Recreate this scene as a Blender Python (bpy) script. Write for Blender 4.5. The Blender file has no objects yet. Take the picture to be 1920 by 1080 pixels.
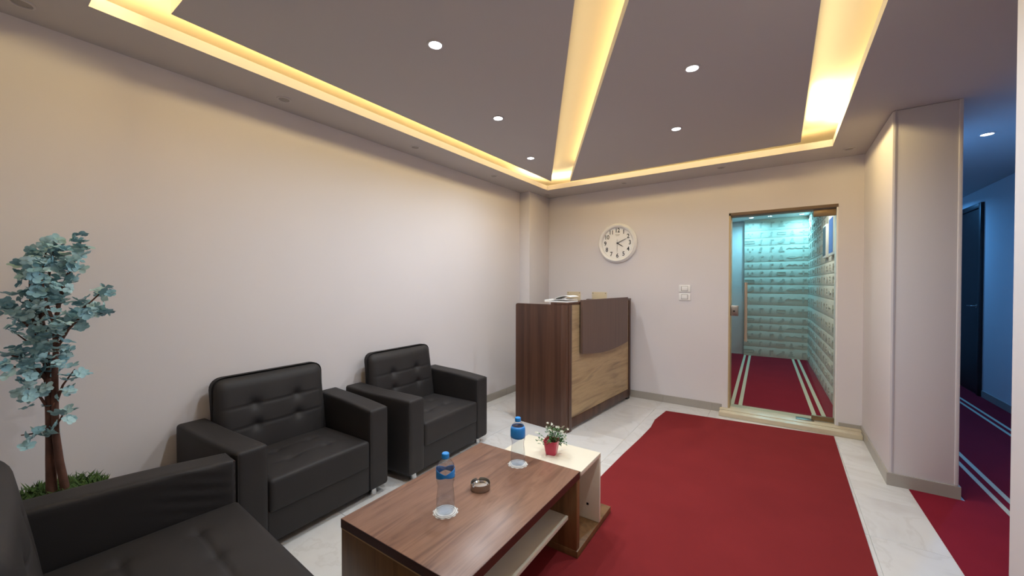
import bpy, bmesh, math, random
from mathutils import Vector, Matrix

# ------------------------------------------------------------------ scene, camera, world, exposure
sc = bpy.context.scene
COL = sc.collection
R = math.radians
EXPOSURE = 0.0
sc.view_settings.view_transform = 'Standard'
sc.view_settings.look = 'None'
sc.view_settings.gamma = 1.0
sc.view_settings.use_curve_mapping = False
sc.view_settings.exposure = EXPOSURE

CAM_H = 1.35
YAW, PITCH, ROLL, FPX = -0.605305, -0.0114062, 0.0010359, 727.224
fw = Vector((math.sin(YAW) * math.cos(PITCH), math.cos(YAW) * math.cos(PITCH), math.sin(PITCH)))
rt = Vector((math.cos(YAW), -math.sin(YAW), 0))
up = rt.cross(fw)
c_, s_ = math.cos(ROLL), math.sin(ROLL)
rt2, up2 = c_ * rt + s_ * up, -s_ * rt + c_ * up
cd = bpy.data.cameras.new('camera')
cd.sensor_width = 36.0
cd.lens = FPX * 36.0 / 1920.0
cd.clip_start = 0.02
cam = bpy.data.objects.new('camera', cd)
mw = Matrix.Identity(4)
for i in range(3):
    mw[i][0], mw[i][1], mw[i][2] = rt2[i], up2[i], -fw[i]
mw[0][3], mw[1][3], mw[2][3] = 0.0, 0.0, CAM_H
cam.matrix_world = mw
COL.objects.link(cam)
sc.camera = cam

world = bpy.data.worlds.new('world')
sc.world = world
world.use_nodes = True
world.node_tree.nodes['Background'].inputs[0].default_value = (0.6, 0.65, 0.75, 1)
world.node_tree.nodes['Background'].inputs[1].default_value = 0.02

# room measures (metres)
XL, XR, YB, YN, ZC = -2.733, 0.608, 4.62, -0.45, 2.502
ZT, ZS = 2.557, 2.67           # top of the soffit boards, underside of the slab above
CX0, CX1, CY0, CY1 = -2.375, 0.351, 0.334, 4.2     # the recess
P_COOL = 9.6
P_COVE = 2.1
WARM = (1.0, 0.77, 0.36)
COOL = (0.80, 0.89, 0.96)
BLUE = (0.10, 0.42, 1.0)
CYAN = (0.26, 0.78, 1.0)

def area(name, loc, sx, sy, power, col, rot=(0, 0, 0), shape='RECTANGLE', spread=180, parent=None):
    l = bpy.data.lights.new(name, 'AREA')
    l.shape = shape
    l.size = sx
    if shape in ('RECTANGLE', 'ELLIPSE'):
        l.size_y = sy
    l.energy = power
    l.color = col
    l.spread = R(spread)
    o = bpy.data.objects.new(name, l)
    o.location = loc
    o.rotation_euler = rot
    o['kind'] = 'helper'
    if parent:
        o.parent = parent
    COL.objects.link(o)
    return o

# LED strips along the upper edges of the two hanging panels, shining outwards across the recess
PL = [(-2.135, 3.86), (-2.155, 0.545), (-0.155, 0.545)]
PR = [(-1.955, 3.975), (0.127, 3.945), (0.127, 0.545), (0.105, 0.545)]
def strip(p, q, per_m, col=None, a=0.0, b=1.0, out=0.004, h=0.04, z=None):
    """strip between plan points p and q, facing the left-hand side of p->q"""
    P, Q = Vector((p[0], p[1], 0)), Vector((q[0], q[1], 0))
    P, Q = P.lerp(Q, a), P.lerp(Q, b)
    d = (Q - P)
    L = d.length
    d.normalize()
    n = Vector((-d.y, d.x, 0))
    m = (P + Q) / 2 + n * out
    o = area('led_strip', (m.x, m.y, z or (ZT + 0.026)), L, h, per_m * L, col or WARM)
    zax = -n
    yax = Vector((0, 0, 1))
    xax = yax.cross(zax)
    o.rotation_euler = Matrix((xax, yax, zax)).transposed().to_euler()
    return o
strip(PL[1], PL[0], P_COVE)
strip(PL[2], PL[1], P_COVE)
strip(PR[0], PR[1], P_COVE)
strip(PR[1], PR[2], P_COVE * 0.72)
strip(PL[0], PL[2], P_COVE * 0.35)
# added weak run, unseen on the soffit boards, shines up to brighten the slab
for (x, y, sx, sy, pm) in [(CX0 - 0.05, (CY0 + CY1) / 2, 0.02, CY1 - CY0, 1.1), (CX1 + 0.05, (CY0 + CY1) / 2, 0.02, CY1 - CY0, 0.45),
                       ((CX0 + CX1) / 2, CY1 + 0.05, CX1 - CX0, 0.02, 1.1), ((CX0 + CX1) / 2, CY0 - 0.05, CX1 - CX0, 0.02, 1.1)]:
    area('led_strip', (x, y, ZT + 0.012), sx, sy, pm * max(sx, sy), (1.0, 0.62, 0.2), (math.pi, 0, 0))
ux, uy = PR[3][0] - PR[0][0], PR[3][1] - PR[0][1]
area('led_strip', (PR[0][0] + ux / 2 + 0.06, PR[0][1] + uy / 2 + 0.036, ZT + 0.012), 0.02, math.hypot(ux, uy) * 0.9, 5.0, (1.0, 0.62, 0.2),
     (math.pi, 0, math.atan2(-ux, uy)))
for (x, y, sx, sy, p) in [(-2.2, CY1 + 0.045, 0.3, 0.03, 2.4), (CX0 - 0.045, 3.95, 0.03, 0.4, 2.0), (CX1 + 0.05, 3.75, 0.03, 0.7, 3.5), (CX0 + 0.16, CY0 - 0.045, 0.3, 0.03, 4.0)]:
    area('led_strip_bunch', (x, y, ZT + 0.016), sx, sy, p, (1.0, 0.72, 0.34), (math.pi, 0, 0))
# spare lengths of strip bunched up at the corners
strip(PR[1], PR[2], 9, WARM, 0.0, 0.2, out=0.02)
strip(PL[2], PL[1], 12, WARM, 0.85, 1.0, out=0.02)

# ------------------------------------------------------------------ materials
def S(r, g, b):
    f = lambda v: (v / 255 / 12.92) if v / 255 <= 0.04045 else ((v / 255 + 0.055) / 1.055) ** 2.4
    return (f(r), f(g), f(b), 1)

MATS = {}
def mat(name, col=(0.8, 0.8, 0.8, 1), rough=0.5, metal=0.0, spec=0.5, bump=None, var=None, coat=0.0, emit=None, estr=1.0):
    """bump=(scale,strength,distance); var=(scale,amount) gentle tone mottling of the paint itself"""
    m = bpy.data.materials.new(name)
    m.use_nodes = True
    nt = m.node_tree
    b = nt.nodes['Principled BSDF']
    b.inputs['Base Color'].default_value = col
    b.inputs['Roughness'].default_value = rough
    b.inputs['Metallic'].default_value = metal
    b.inputs['Specular IOR Level'].default_value = spec
    b.inputs['Coat Weight'].default_value = coat
    if emit:
        b.inputs['Emission Color'].default_value = emit
        b.inputs['Emission Strength'].default_value = estr
    tc = nt.nodes.new('ShaderNodeTexCoord')
    if var:
        n = nt.nodes.new('ShaderNodeTexNoise')
        n.inputs['Scale'].default_value = var[0]
        n.inputs['Detail'].default_value = 4
        nt.links.new(tc.outputs['Object'], n.inputs['Vector'])
        r = nt.nodes.new('ShaderNodeValToRGB')
        a = var[1]
        r.color_ramp.elements[0].position = 0.3
        r.color_ramp.elements[1].position = 0.7
        r.color_ramp.elements[0].color = tuple(max(0, c * (1 - a)) for c in col[:3]) + (1,)
        r.color_ramp.elements[1].color = tuple(min(1, c * (1 + a)) for c in col[:3]) + (1,)
        nt.links.new(n.outputs['Fac'], r.inputs['Fac'])
        nt.links.new(r.outputs['Color'], b.inputs['Base Color'])
    if bump:
        n2 = nt.nodes.new('ShaderNodeTexNoise')
        n2.inputs['Scale'].default_value = bump[0]
        n2.inputs['Detail'].default_value = 3
        nt.links.new(tc.outputs['Object'], n2.inputs['Vector'])
        bp = nt.nodes.new('ShaderNodeBump')
        bp.inputs['Strength'].default_value = bump[1]
        bp.inputs['Distance'].default_value = bump[2]
        nt.links.new(n2.outputs['Fac'], bp.inputs['Height'])
        nt.links.new(bp.outputs['Normal'], b.inputs['Normal'])
    MATS[name] = m
    return m

def wood(name, stops, stretch, scale=1.0, rough=0.4, rot=(0, 0, 0), distort=1.2, fine=0.12, seed=0.0):
    """wood grain: noise stretched along one axis; stops = [(pos, sRGB tuple)]"""
    m = bpy.data.materials.new(name)
    m.use_nodes = True
    nt = m.node_tree
    b = nt.nodes['Principled BSDF']
    b.inputs['Roughness'].default_value = rough
    tc = nt.nodes.new('ShaderNodeTexCoord')
    mp = nt.nodes.new('ShaderNodeMapping')
    mp.inputs['Scale'].default_value = stretch
    mp.inputs['Rotation'].default_value = rot
    mp.inputs['Location'].default_value = (seed, seed * 1.7, seed * 0.6)
    nt.links.new(tc.outputs['Object'], mp.inputs['Vector'])
    n = nt.nodes.new('ShaderNodeTexNoise')
    n.inputs['Scale'].default_value = scale
    n.inputs['Detail'].default_value = 5
    n.inputs['Roughness'].default_value = 0.55
    n.inputs['Distortion'].default_value = distort
    nt.links.new(mp.outputs['Vector'], n.inputs['Vector'])
    r = nt.nodes.new('ShaderNodeValToRGB')
    el = r.color_ramp.elements
    el[0].position, el[0].color = stops[0][0], S(*stops[0][1])
    el[1].position, el[1].color = stops[-1][0], S(*stops[-1][1])
    for p, c in stops[1:-1]:
        e = el.new(p)
        e.color = S(*c)
    nt.links.new(n.outputs['Fac'], r.inputs['Fac'])
    n2 = nt.nodes.new('ShaderNodeTexNoise')
    n2.inputs['Scale'].default_value = scale * 7
    n2.inputs['Detail'].default_value = 4
    nt.links.new(mp.outputs['Vector'], n2.inputs['Vector'])
    mx = nt.nodes.new('ShaderNodeMix')
    mx.data_type = 'RGBA'
    mx.blend_type = 'MULTIPLY'
    mx.inputs['Factor'].default_value = fine * 4
    nt.links.new(r.outputs['Color'], mx.inputs['A'])
    r2 = nt.nodes.new('ShaderNodeValToRGB')
    r2.color_ramp.elements[0].position, r2.color_ramp.elements[0].color = 0.35, (0.6, 0.6, 0.6, 1)
    r2.color_ramp.elements[1].position, r2.color_ramp.elements[1].color = 0.6, (1, 1, 1, 1)
    nt.links.new(n2.outputs['Fac'], r2.inputs['Fac'])
    nt.links.new(r2.outputs['Color'], mx.inputs['B'])
    nt.links.new(mx.outputs['Result'], b.inputs['Base Color'])
    MATS[name] = m
    return m

def clear(name, tint=(1, 1, 1, 1), rough=0.0, ior=1.45, boost=0.0):
    """thin clear sheet: see-through with a Fresnel reflection"""
    m = bpy.data.materials.new(name)
    m.use_nodes = True
    nt = m.node_tree
    nt.nodes.remove(nt.nodes['Principled BSDF'])
    out = nt.nodes['Material Output']
    t = nt.nodes.new('ShaderNodeBsdfTransparent')
    t.inputs['Color'].default_value = tint
    g = nt.nodes.new('ShaderNodeBsdfGlossy')
    g.inputs['Roughness'].default_value = rough
    f = nt.nodes.new('ShaderNodeLayerWeight')
    f.inputs['Blend'].default_value = 0.5
    pw = nt.nodes.new('ShaderNodeMath')
    pw.operation = 'POWER'
    pw.inputs[1].default_value = 4.0
    nt.links.new(f.outputs['Facing'], pw.inputs[0])
    ml = nt.nodes.new('ShaderNodeMath')
    ml.operation = 'MULTIPLY_ADD'
    ml.inputs[1].default_value = (ior - 1) * 1.4
    ml.inputs[2].default_value = ((ior - 1) / (ior + 1)) ** 2 + boost
    nt.links.new(pw.outputs[0], ml.inputs[0])
    mx = nt.nodes.new('ShaderNodeMixShader')
    nt.links.new(ml.outputs[0], mx.inputs[0])
    nt.links.new(t.outputs[0], mx.inputs[1])
    nt.links.new(g.outputs[0], mx.inputs[2])
    nt.links.new(mx.outputs[0], out.inputs['Surface'])
    MATS[name] = m
    return m

WALL = mat('wall_paint', S(226, 220, 221), 0.75, spec=0.2, bump=(90, 0.05, 0.002), var=(1.5, 0.012))
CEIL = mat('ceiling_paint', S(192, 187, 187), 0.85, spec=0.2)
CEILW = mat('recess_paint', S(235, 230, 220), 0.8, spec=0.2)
RELIEF = mat('relief_plaster', S(214, 212, 200), 0.7, spec=0.25, bump=(40, 0.15, 0.004), var=(3, 0.04))
SKIRT = mat('skirting_tile_glaze', S(170, 163, 154), 0.35, var=(4, 0.05))
GROUT = mat('grout', S(206, 203, 198), 0.8)
RED = mat('red_carpet_pile', S(134, 46, 48), 0.95, spec=0.05, bump=(700, 0.5, 0.004), var=(3, 0.05))
DKRED = mat('corridor_carpet_pile', S(136, 36, 50), 0.95, spec=0.05, bump=(700, 0.5, 0.004), var=(3, 0.05))
CREAMLINE = mat('carpet_stripe_pile', S(205, 198, 176), 0.95, spec=0.05, bump=(700, 0.4, 0.003))
LEATHER = mat('black_leatherette', S(47, 44, 44), 0.56, spec=0.3, bump=(260, 0.12, 0.0015), var=(6, 0.08))
SEAM = mat('leather_piping', S(50, 46, 45), 0.45)
CHROME = mat('chrome', S(215, 215, 215), 0.12, metal=1.0)
STEEL = mat('brushed_steel', S(165, 158, 150), 0.32, metal=1.0, bump=(300, 0.05, 0.0005))
WHITEP = mat('white_plastic', S(246, 244, 241), 0.35)
PLATE = mat('beige_plate', S(222, 205, 172), 0.4)
CREAM = mat('cream_laminate', S(238, 228, 206), 0.4, var=(8, 0.015))
BLACK = mat('black_plastic', S(18, 18, 18), 0.4)
GREYP = mat('grey_print', S(120, 112, 104), 0.6)
MARBLE = mat('threshold_marble', S(214, 200, 172), 0.3, var=(5, 0.07))
DOORBR = mat('dark_door_veneer', S(34, 24, 24), 0.45, var=(6, 0.15))
BRASS = mat('bronze_metal', S(150, 128, 98), 0.35, metal=0.9)
BARK = mat('bark', S(96, 62, 50), 0.8, bump=(60, 0.5, 0.006), var=(20, 0.25))
MOSS = mat('moss', S(66, 92, 40), 0.9, var=(40, 0.3))
POTC = mat('planter_clay', S(120, 90, 70), 0.7)
PINK = mat('pink_plastic', S(206, 62, 92), 0.3)
LEAF = mat('leaf_green', S(62, 110, 48), 0.55, var=(60, 0.25))
PETALW = mat('white_petals', S(232, 232, 214), 0.6)
CAPB = mat('blue_cap_plastic', S(40, 148, 230), 0.35)
LABELB = mat('blue_label_film', S(38, 136, 216), 0.35)
LABELW = mat('white_label_print', S(225, 235, 245), 0.4)
PAPER = mat('white_paper', S(238, 236, 232), 0.7)
TEAL = [mat('teal_petals', S(156, 196, 203), 0.6, var=(50, 0.12)), mat('teal_petals_pale', S(182, 214, 216), 0.6, var=(50, 0.1)),
        mat('teal_petals_deep', S(132, 176, 188), 0.6, var=(50, 0.12))]
LAMP_ON = mat('lamp_lens_lit', (1, 1, 1, 1), 0.4, emit=(0.9, 0.95, 1, 1), estr=14)
LAMP_OFF = mat('lamp_lens_unlit', S(150, 144, 142), 0.5)
LAMP_TRIM = mat('lamp_trim', S(196, 190, 190), 0.45)
GLASS = clear('door_glass', (0.93, 0.98, 0.97, 1), 0.0, 1.35)
PET = clear('clear_bottle_plastic', (0.95, 0.97, 0.99, 1), 0.03, 1.5, 0.06)
WATER = clear('water', (0.93, 0.95, 0.98, 1), 0.0, 1.2)
FAINTGLASS = clear('clock_glass', (1, 1, 1, 1), 0.0, 1.2)

TOPWOOD = wood('walnut_table_top', [(0.25, (88, 58, 46)), (0.42, (130, 94, 76)), (0.55, (144, 107, 87)), (0.72, (114, 79, 63))], (9, 0.9, 4), 1.5, 0.33, distort=1.5, fine=0.06)
SIDEWOOD = wood('walnut_table_side', [(0.3, (98, 68, 38)), (0.5, (130, 94, 58)), (0.7, (108, 75, 44))], (7, 7, 0.5), 1.6, 0.4, fine=0.06)
EDGEWOOD = wood('walnut_dark_edge', [(0.3, (58, 30, 22)), (0.7, (78, 42, 32))], (2, 2, 8), 2, 0.4, fine=0.05)
DESKDK = wood('dark_walnut_panel', [(0.28, (50, 29, 22)), (0.45, (94, 63, 47)), (0.6, (73, 46, 35)), (0.75, (106, 73, 55))], (9, 9, 0.25), 1.0, 0.38, distort=0.5, fine=0.05)
DESKOV = wood('taupe_walnut_panel', [(0.3, (92, 70, 62)), (0.5, (106, 82, 72)), (0.7, (98, 76, 64))], (22, 22, 0.5), 1.4, 0.4, distort=0.4, fine=0.05)
DESKLT = wood('light_oak_panel', [(0.25, (124, 104, 82)), (0.42, (172, 146, 110)), (0.56, (190, 164, 124)), (0.74, (146, 124, 98))], (1, 0.7, 7), 1.6, 0.4, rot=(R(12), 0, 0), distort=1.0, fine=0.05)

def marble_tile():
    m = bpy.data.materials.new('porcelain_tile')
    m.use_nodes = True
    nt = m.node_tree
    b = nt.nodes['Principled BSDF']
    b.inputs['Roughness'].default_value = 0.16
    g = nt.nodes.new('ShaderNodeNewGeometry')
    oi = nt.nodes.new('ShaderNodeObjectInfo')
    ad = nt.nodes.new('ShaderNodeVectorMath')
    ad.operation = 'MULTIPLY_ADD'
    ad.inputs[1].default_value = (1, 1, 1)
    nt.links.new(g.outputs['Position'], ad.inputs[0])
    nt.links.new(oi.outputs['Random'], ad.inputs[2])
    n = nt.nodes.new('ShaderNodeTexNoise')
    n.inputs['Scale'].default_value = 1.7
    n.inputs['Detail'].default_value = 7
    n.inputs['Distortion'].default_value = 1.6
    nt.links.new(ad.outputs[0], n.inputs['Vector'])
    r = nt.nodes.new('ShaderNodeValToRGB')
    el = r.color_ramp.elements
    el[0].position, el[0].color = 0.3, S(212, 207, 203)
    el[1].position, el[1].color = 0.66, S(228, 225, 222)
    e = el.new(0.475)
    e.color = S(224, 221, 218)
    e = el.new(0.5)
    e.color = S(217, 213, 209)
    e = el.new(0.525)
    e.color = S(225, 222, 219)
    nt.links.new(n.outputs['Fac'], r.inputs['Fac'])
    nt.links.new(r.outputs['Color'], b.inputs['Base Color'])
    return m
TILE = marble_tile()

# ------------------------------------------------------------------ mesh helpers
def mesh_obj(name, verts, faces, m, parent=None, loc=(0, 0, 0), rot=(0, 0, 0), smooth=False, auto=None):
    me = bpy.data.meshes.new(name)
    me.from_pydata([tuple(v) for v in verts], [], faces)
    if m:
        me.materials.append(m)
    return link(name, me, parent, loc, rot, smooth, auto)

def link(name, me, parent=None, loc=(0, 0, 0), rot=(0, 0, 0), smooth=False, auto=None):
    bm = bmesh.new()
    bm.from_mesh(me)
    bmesh.ops.remove_doubles(bm, verts=bm.verts, dist=1e-6)
    bmesh.ops.recalc_face_normals(bm, faces=bm.faces)
    if smooth:
        for f in bm.faces:
            f.smooth = True
        if auto:
            for e in bm.edges:
                if len(e.link_faces) == 2 and e.calc_face_angle(0) > R(auto):
                    e.smooth = False
    bm.to_mesh(me)
    bm.free()
    o = bpy.data.objects.new(name, me)
    o.location = loc
    o.rotation_euler = rot
    o.parent = parent
    COL.objects.link(o)
    return o

def inst(src, name, parent=None, loc=(0, 0, 0), rot=(0, 0, 0), scale=(1, 1, 1)):
    o = bpy.data.objects.new(name, src)
    o.location, o.rotation_euler, o.scale = loc, rot, scale
    o.parent = parent
    COL.objects.link(o)
    return o

def boxvf(x0, x1, y0, y1, z0, z1):
    v = [(x, y, z) for x in (x0, x1) for y in (y0, y1) for z in (z0, z1)]
    f = [(0, 1, 3, 2), (4, 6, 7, 5), (0, 4, 5, 1), (2, 3, 7, 6), (0, 2, 6, 4), (1, 5, 7, 3)]
    return v, f

def box(name, x0, x1, y0, y1, z0, z1, m, parent=None, bev=0.0, loc=(0, 0, 0), rot=(0, 0, 0), seg=2):
    v, f = boxvf(x0, x1, y0, y1, z0, z1)
    me = bpy.data.meshes.new(name)
    me.from_pydata(v, [], f)
    me.materials.append(m)
    if bev:
        bm = bmesh.new()
        bm.from_mesh(me)
        bmesh.ops.recalc_face_normals(bm, faces=bm.faces)
        bmesh.ops.bevel(bm, geom=list(bm.edges), offset=bev, segments=seg, profile=0.5, affect='EDGES')
        bm.to_mesh(me)
        bm.free()
        return link(name, me, parent, loc, rot, True, 40)
    return link(name, me, parent, loc, rot)

def prism(name, poly, z0, z1, m, parent=None, loc=(0, 0, 0), rot=(0, 0, 0), axis='z'):
    """polygon (a,b) extruded along an axis: z->(a,b,t), x->(t,a,b), y->(a,t,b)"""
    P = {'z': lambda a, b, t: (a, b, t), 'x': lambda a, b, t: (t, a, b), 'y': lambda a, b, t: (a, t, b)}[axis]
    n = len(poly)
    v = [P(a, b, z0) for a, b in poly] + [P(a, b, z1) for a, b in poly]
    f = [tuple(range(n))[::-1], tuple(range(n, 2 * n))] + [(i, (i + 1) % n, n + (i + 1) % n, n + i) for i in range(n)]
    return mesh_obj(name, v, f, m, parent, loc, rot)

def lathe(name, prof, m, parent=None, loc=(0, 0, 0), rot=(0, 0, 0), n=28, auto=35, close=False):
    v, f = [], []
    for (r, z) in prof:
        for k in range(n):
            a = 2 * math.pi * k / n
            v.append((r * math.cos(a), r * math.sin(a), z))
    L = len(prof)
    for i in range(L - 1 + (1 if close else 0)):
        j = (i + 1) % L
        for k in range(n):
            q = (k + 1) % n
            f.append((i * n + k, i * n + q, j * n + q, j * n + k))
    if not close:
        if prof[0][0] > 1e-5:
            f.append(tuple(range(n))[::-1])
        if prof[-1][0] > 1e-5:
            f.append(tuple((L - 1) * n + k for k in range(n)))
    fix = []
    for q in f:
        qq = []
        for i in q:
            if not any((Vector(v[i]) - Vector(v[j])).length < 1e-7 for j in qq):
                qq.append(i)
        if len(qq) > 2:
            fix.append(tuple(qq))
    return mesh_obj(name, v, fix, m, parent, loc, rot, True, auto)

def tube_vf(pts, radii, n=8, base=0):
    v, f = [], []
    pts = [Vector(p) for p in pts]
    prev = None
    for i, p in enumerate(pts):
        d = (pts[min(i + 1, len(pts) - 1)] - pts[max(i - 1, 0)]).normalized()
        ref = Vector((1, 0, 0)) if abs(d.x) < 0.9 else Vector((0, 1, 0))
        a = d.cross(ref).normalized() if prev is None else (prev - d * prev.dot(d)).normalized()
        prev = a
        b = d.cross(a)
        for k in range(n):
            t = 2 * math.pi * k / n
            v.append(p + (a * math.cos(t) + b * math.sin(t)) * radii[i])
    for i in range(len(pts) - 1):
        for k in range(n):
            q = (k + 1) % n
            f.append((base + i * n + k, base + i * n + q, base + (i + 1) * n + q, base + (i + 1) * n + k))
    f.append(tuple(base + k for k in range(n))[::-1])
    f.append(tuple(base + (len(pts) - 1) * n + k for k in range(n)))
    return v, f

def tube(name, pts, radii, m, parent=None, n=8, loc=(0, 0, 0), rot=(0, 0, 0)):
    v, f = tube_vf(pts, radii, n)
    return mesh_obj(name, v, f, m, parent, loc, rot, True, 60)

def cushion(name, hx, hy, hz, r, m, parent=None, loc=(0, 0, 0), rot=(0, 0, 0), n=(8, 10, 5), disp=None, k=3):
    """rounded box with dense faces; disp(p) -> offset vector"""
    def coords(h, cnt):
        e = [-h + r * (1 - math.cos(math.pi / 2 * i / k)) for i in range(k + 1)]
        mid = [-(h - r) + 2 * (h - r) * i / cnt for i in range(1, cnt)]
        return e + mid + [-x for x in e[::-1]]
    C = [coords(h, c) for h, c in zip((hx, hy, hz), n)]
    H = (hx, hy, hz)
    v, f = [], []
    for ax in range(3):
        a, b = [(1, 2), (2, 0), (0, 1)][ax]
        for sgn in (-1, 1):
            base = len(v)
            for ca in C[a]:
                for cb in C[b]:
                    p = [0, 0, 0]
                    p[ax], p[a], p[b] = sgn * H[ax], ca, cb
                    q = [max(-(H[i] - r), min(H[i] - r, p[i])) for i in range(3)]
                    d = Vector(p) - Vector(q)
                    pp = Vector(q) + d.normalized() * r
                    if disp:
                        pp = pp + Vector(disp(pp))
                    v.append(pp)
            na, nb = len(C[a]), len(C[b])
            for i in range(na - 1):
                for j in range(nb - 1):
                    q = (base + i * nb + j, base + (i + 1) * nb + j, base + (i + 1) * nb + j + 1, base + i * nb + j + 1)
                    f.append(q if sgn > 0 else q[::-1])
    me = bpy.data.meshes.new(name)
    me.from_pydata([tuple(x) for x in v], [], f)
    me.materials.append(m)
    bm = bmesh.new()
    bm.from_mesh(me)
    bmesh.ops.remove_doubles(bm, verts=bm.verts, dist=2e-5)
    bm.to_mesh(me)
    bm.free()
    return link(name, me, parent, loc, rot, True, 70)

def empty(name, loc=(0, 0, 0), rz=0.0):
    o = bpy.data.objects.new(name, None)
    o.location = loc
    o.rotation_euler = (0, 0, rz)
    o.empty_display_size = 0.1
    COL.objects.link(o)
    return o

def tag(o, label=None, cat=None, group=None, kind=None):
    if label:
        o['label'] = label
    if cat:
        o['category'] = cat
    if group:
        o['group'] = group
    if kind:
        o['kind'] = kind
    return o

def struct(o, label=None):
    return tag(o, label, kind='structure')

def text_mesh(name, s, size, m, parent, loc, rot, extrude=0.0004, sx=1.0, bold=0.0):
    cu = bpy.data.curves.new(name, 'FONT')
    cu.body = s
    cu.size = size
    cu.align_x, cu.align_y = 'CENTER', 'CENTER'
    cu.extrude = extrude
    cu.offset = bold
    tmp = bpy.data.objects.new('tmp', cu)
    COL.objects.link(tmp)
    dg = bpy.context.evaluated_depsgraph_get()
    me = bpy.data.meshes.new_from_object(tmp.evaluated_get(dg))
    bpy.data.objects.remove(tmp)
    me.materials.clear()
    me.materials.append(m)
    o = bpy.data.objects.new(name, me)
    o.location, o.rotation_euler, o.scale = loc, rot, (sx, 1, 1)
    o.parent = parent
    COL.objects.link(o)
    return o

# ------------------------------------------------------------------ the room shell
# floor: a bed of grout with half-metre porcelain tiles laid on it
T = 0.502
floor = struct(box('floor', XL - 0.15, 2.15, YN - 0.15, YB, -0.08, -0.004, GROUT), 'pale marble-look tiled floor')
xs = [0.403 + T * k for k in range(-8, 3)]
ys = [3.80 + T * k for k in range(-9, 4)]
tile_cache = {}
for x in xs:
    for y in ys:
        x0, x1 = max(x - T, XL - 0.02), min(x, 1.99)
        y0, y1 = max(y - T, YN), min(y, YB)
        if x1 - x0 < 0.02 or y1 - y0 < 0.02:
            continue
        key = (round(x1 - x0, 3), round(y1 - y0, 3))
        if key not in tile_cache:
            o = box('floor_tile', 0.001, key[0] - 0.001, 0.001, key[1] - 0.001, -0.006, 0, TILE, floor, bev=0.0008, loc=(x0, y0, 0), seg=1)
            tile_cache[key] = o.data
        else:
            inst(tile_cache[key], 'floor_tile', floor, (x0, y0, 0))

struct(box('wall_left', XL - 0.15, XL, YN - 0.15, YB + 0.3, -0.08, ZS, WALL), 'long bare off-white wall behind the armchairs')
# back wall with the doorway of the glass door
DX0, DX1, DZ1 = -0.445, 0.432, 2.085
wb = struct(box('wall_back', XL, DX0, YB, YB + 0.16, -0.08, ZS, WALL), 'off-white end wall with the clock and glass door')
box('wall_section', DX1, XR, YB, YB + 0.16, -0.08, ZS, WALL, wb)
box('wall_section', DX0, DX1, YB, YB + 0.16, DZ1, ZS, WALL, wb)
# right wall: the pier beside the corridor opening and the near stretch
wr = struct(box('wall_right', XR, 0.926, 3.58, 9.6, -0.08, ZC, WALL, bev=0.008), 'off-white pier between the room and the side corridor')
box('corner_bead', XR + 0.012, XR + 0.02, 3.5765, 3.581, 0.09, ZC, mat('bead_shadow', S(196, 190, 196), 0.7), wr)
box('corner_bead', 0.908, 0.927, 3.5745, 3.585, 0.085, ZC, WALL, wr, bev=0.004)
struct(box('wall_right_near', XR, 0.936, YN, 1.925, -0.08, ZC, WALL, bev=0.008), 'near off-white wall edge at the right of the opening')
struct(box('wall_front', XL, 2.15, YN - 0.15, YN, -0.08, ZS, WALL), 'off-white wall behind the sofa')
# corner pilaster
struct(box('trim_1', XL, -2.586, 4.12, YB, 0, ZC, WALL, bev=0.003), 'square off-white pilaster in the far corner')

# ceiling: slab, lowered frame round the recess, two triangular panels inside it
ceil = struct(box('ceiling', XL - 0.15, 2.15, YN - 0.15, 9.7, ZS, ZS + 0.06, CEILW), 'lowered off-white ceiling with warm lit recesses')
box('soffit_board', XL - 0.02, CX0, YN, YB + 0.02, ZC, ZT, CEIL, ceil)
box('soffit_board', CX1, 2.13, YN, 9.65, ZC, ZT, CEIL, ceil)
box('soffit_board', CX0, CX1, CY1, 9.65, ZC, ZT, CEIL, ceil)
box('soffit_board', CX0, CX1, YN, CY0, ZC, ZT, CEIL, ceil)
box('soffit_board', -1.6, CX0, YB + 0.02, 9.65, ZC, ZT, CEIL, ceil)
for (a, b, c, d) in [(0.60, 0.62, YN, YB), (CX0 - 0.33, 0.62, YB - 0.04, YB - 0.02), (CX0 - 0.33, 0.62, CY0 - 0.3, CY0 - 0.28)]:  # unseen boards added to keep the strip light in and brighten the recess
    box('light_closure', a, b, c, d, ZT, ZS, CEILW, ceil)
for P in (PL, PR):
    prism('ceiling_panel', P, ZC, ZT, CEIL, ceil)
    cx, cy = sum(p[0] for p in P[:3]) / 3, sum(p[1] for p in P[:3]) / 3
    prism('panel_hanger', [(cx + (x - cx) * 0.45, cy + (y - cy) * 0.45) for x, y in P[:3]], ZT, ZS, CEILW, ceil)
# skirting tiles
def skirting(name, runs, label):
    root = struct(empty(name), label)
    for (x0, y0, x1, y1, nx, ny, off) in runs:
        L = math.hypot(x1 - x0, y1 - y0)
        dx, dy = (x1 - x0) / L, (y1 - y0) / L
        t = 0.0
        nxt = off
        while t < L - 1e-4:
            e = min(L, nxt)
            a, b = t + 0.001, e - 0.001
            p = [(x0 + dx * a, y0 + dy * a), (x0 + dx * b, y0 + dy * b)]
            p += [(p[1][0] + nx * 0.011, p[1][1] + ny * 0.011), (p[0][0] + nx * 0.011, p[0][1] + ny * 0.011)]
            if b - a > 0.01:
                prism('skirting_tile', p, 0.0, 0.082, SKIRT, root)
            t, nxt = e, e + T
    return root
skirting('baseboard_left', [(XL, YN, XL, 4.12, 1, 0, 0.25), (-2.733, 4.12, -2.586, 4.12, 0, -1, 0.5), (-2.586, 4.12, -2.586, YB, 1, 0, 0.5)], 'grey tile skirting along the long wall')
skirting('baseboard_back', [(-2.575, YB, -0.50, YB, 0, -1, 0.478), (0.445, YB, XR, YB, 0, -1, 0.5)], 'grey tile skirting under the clock wall')
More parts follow.
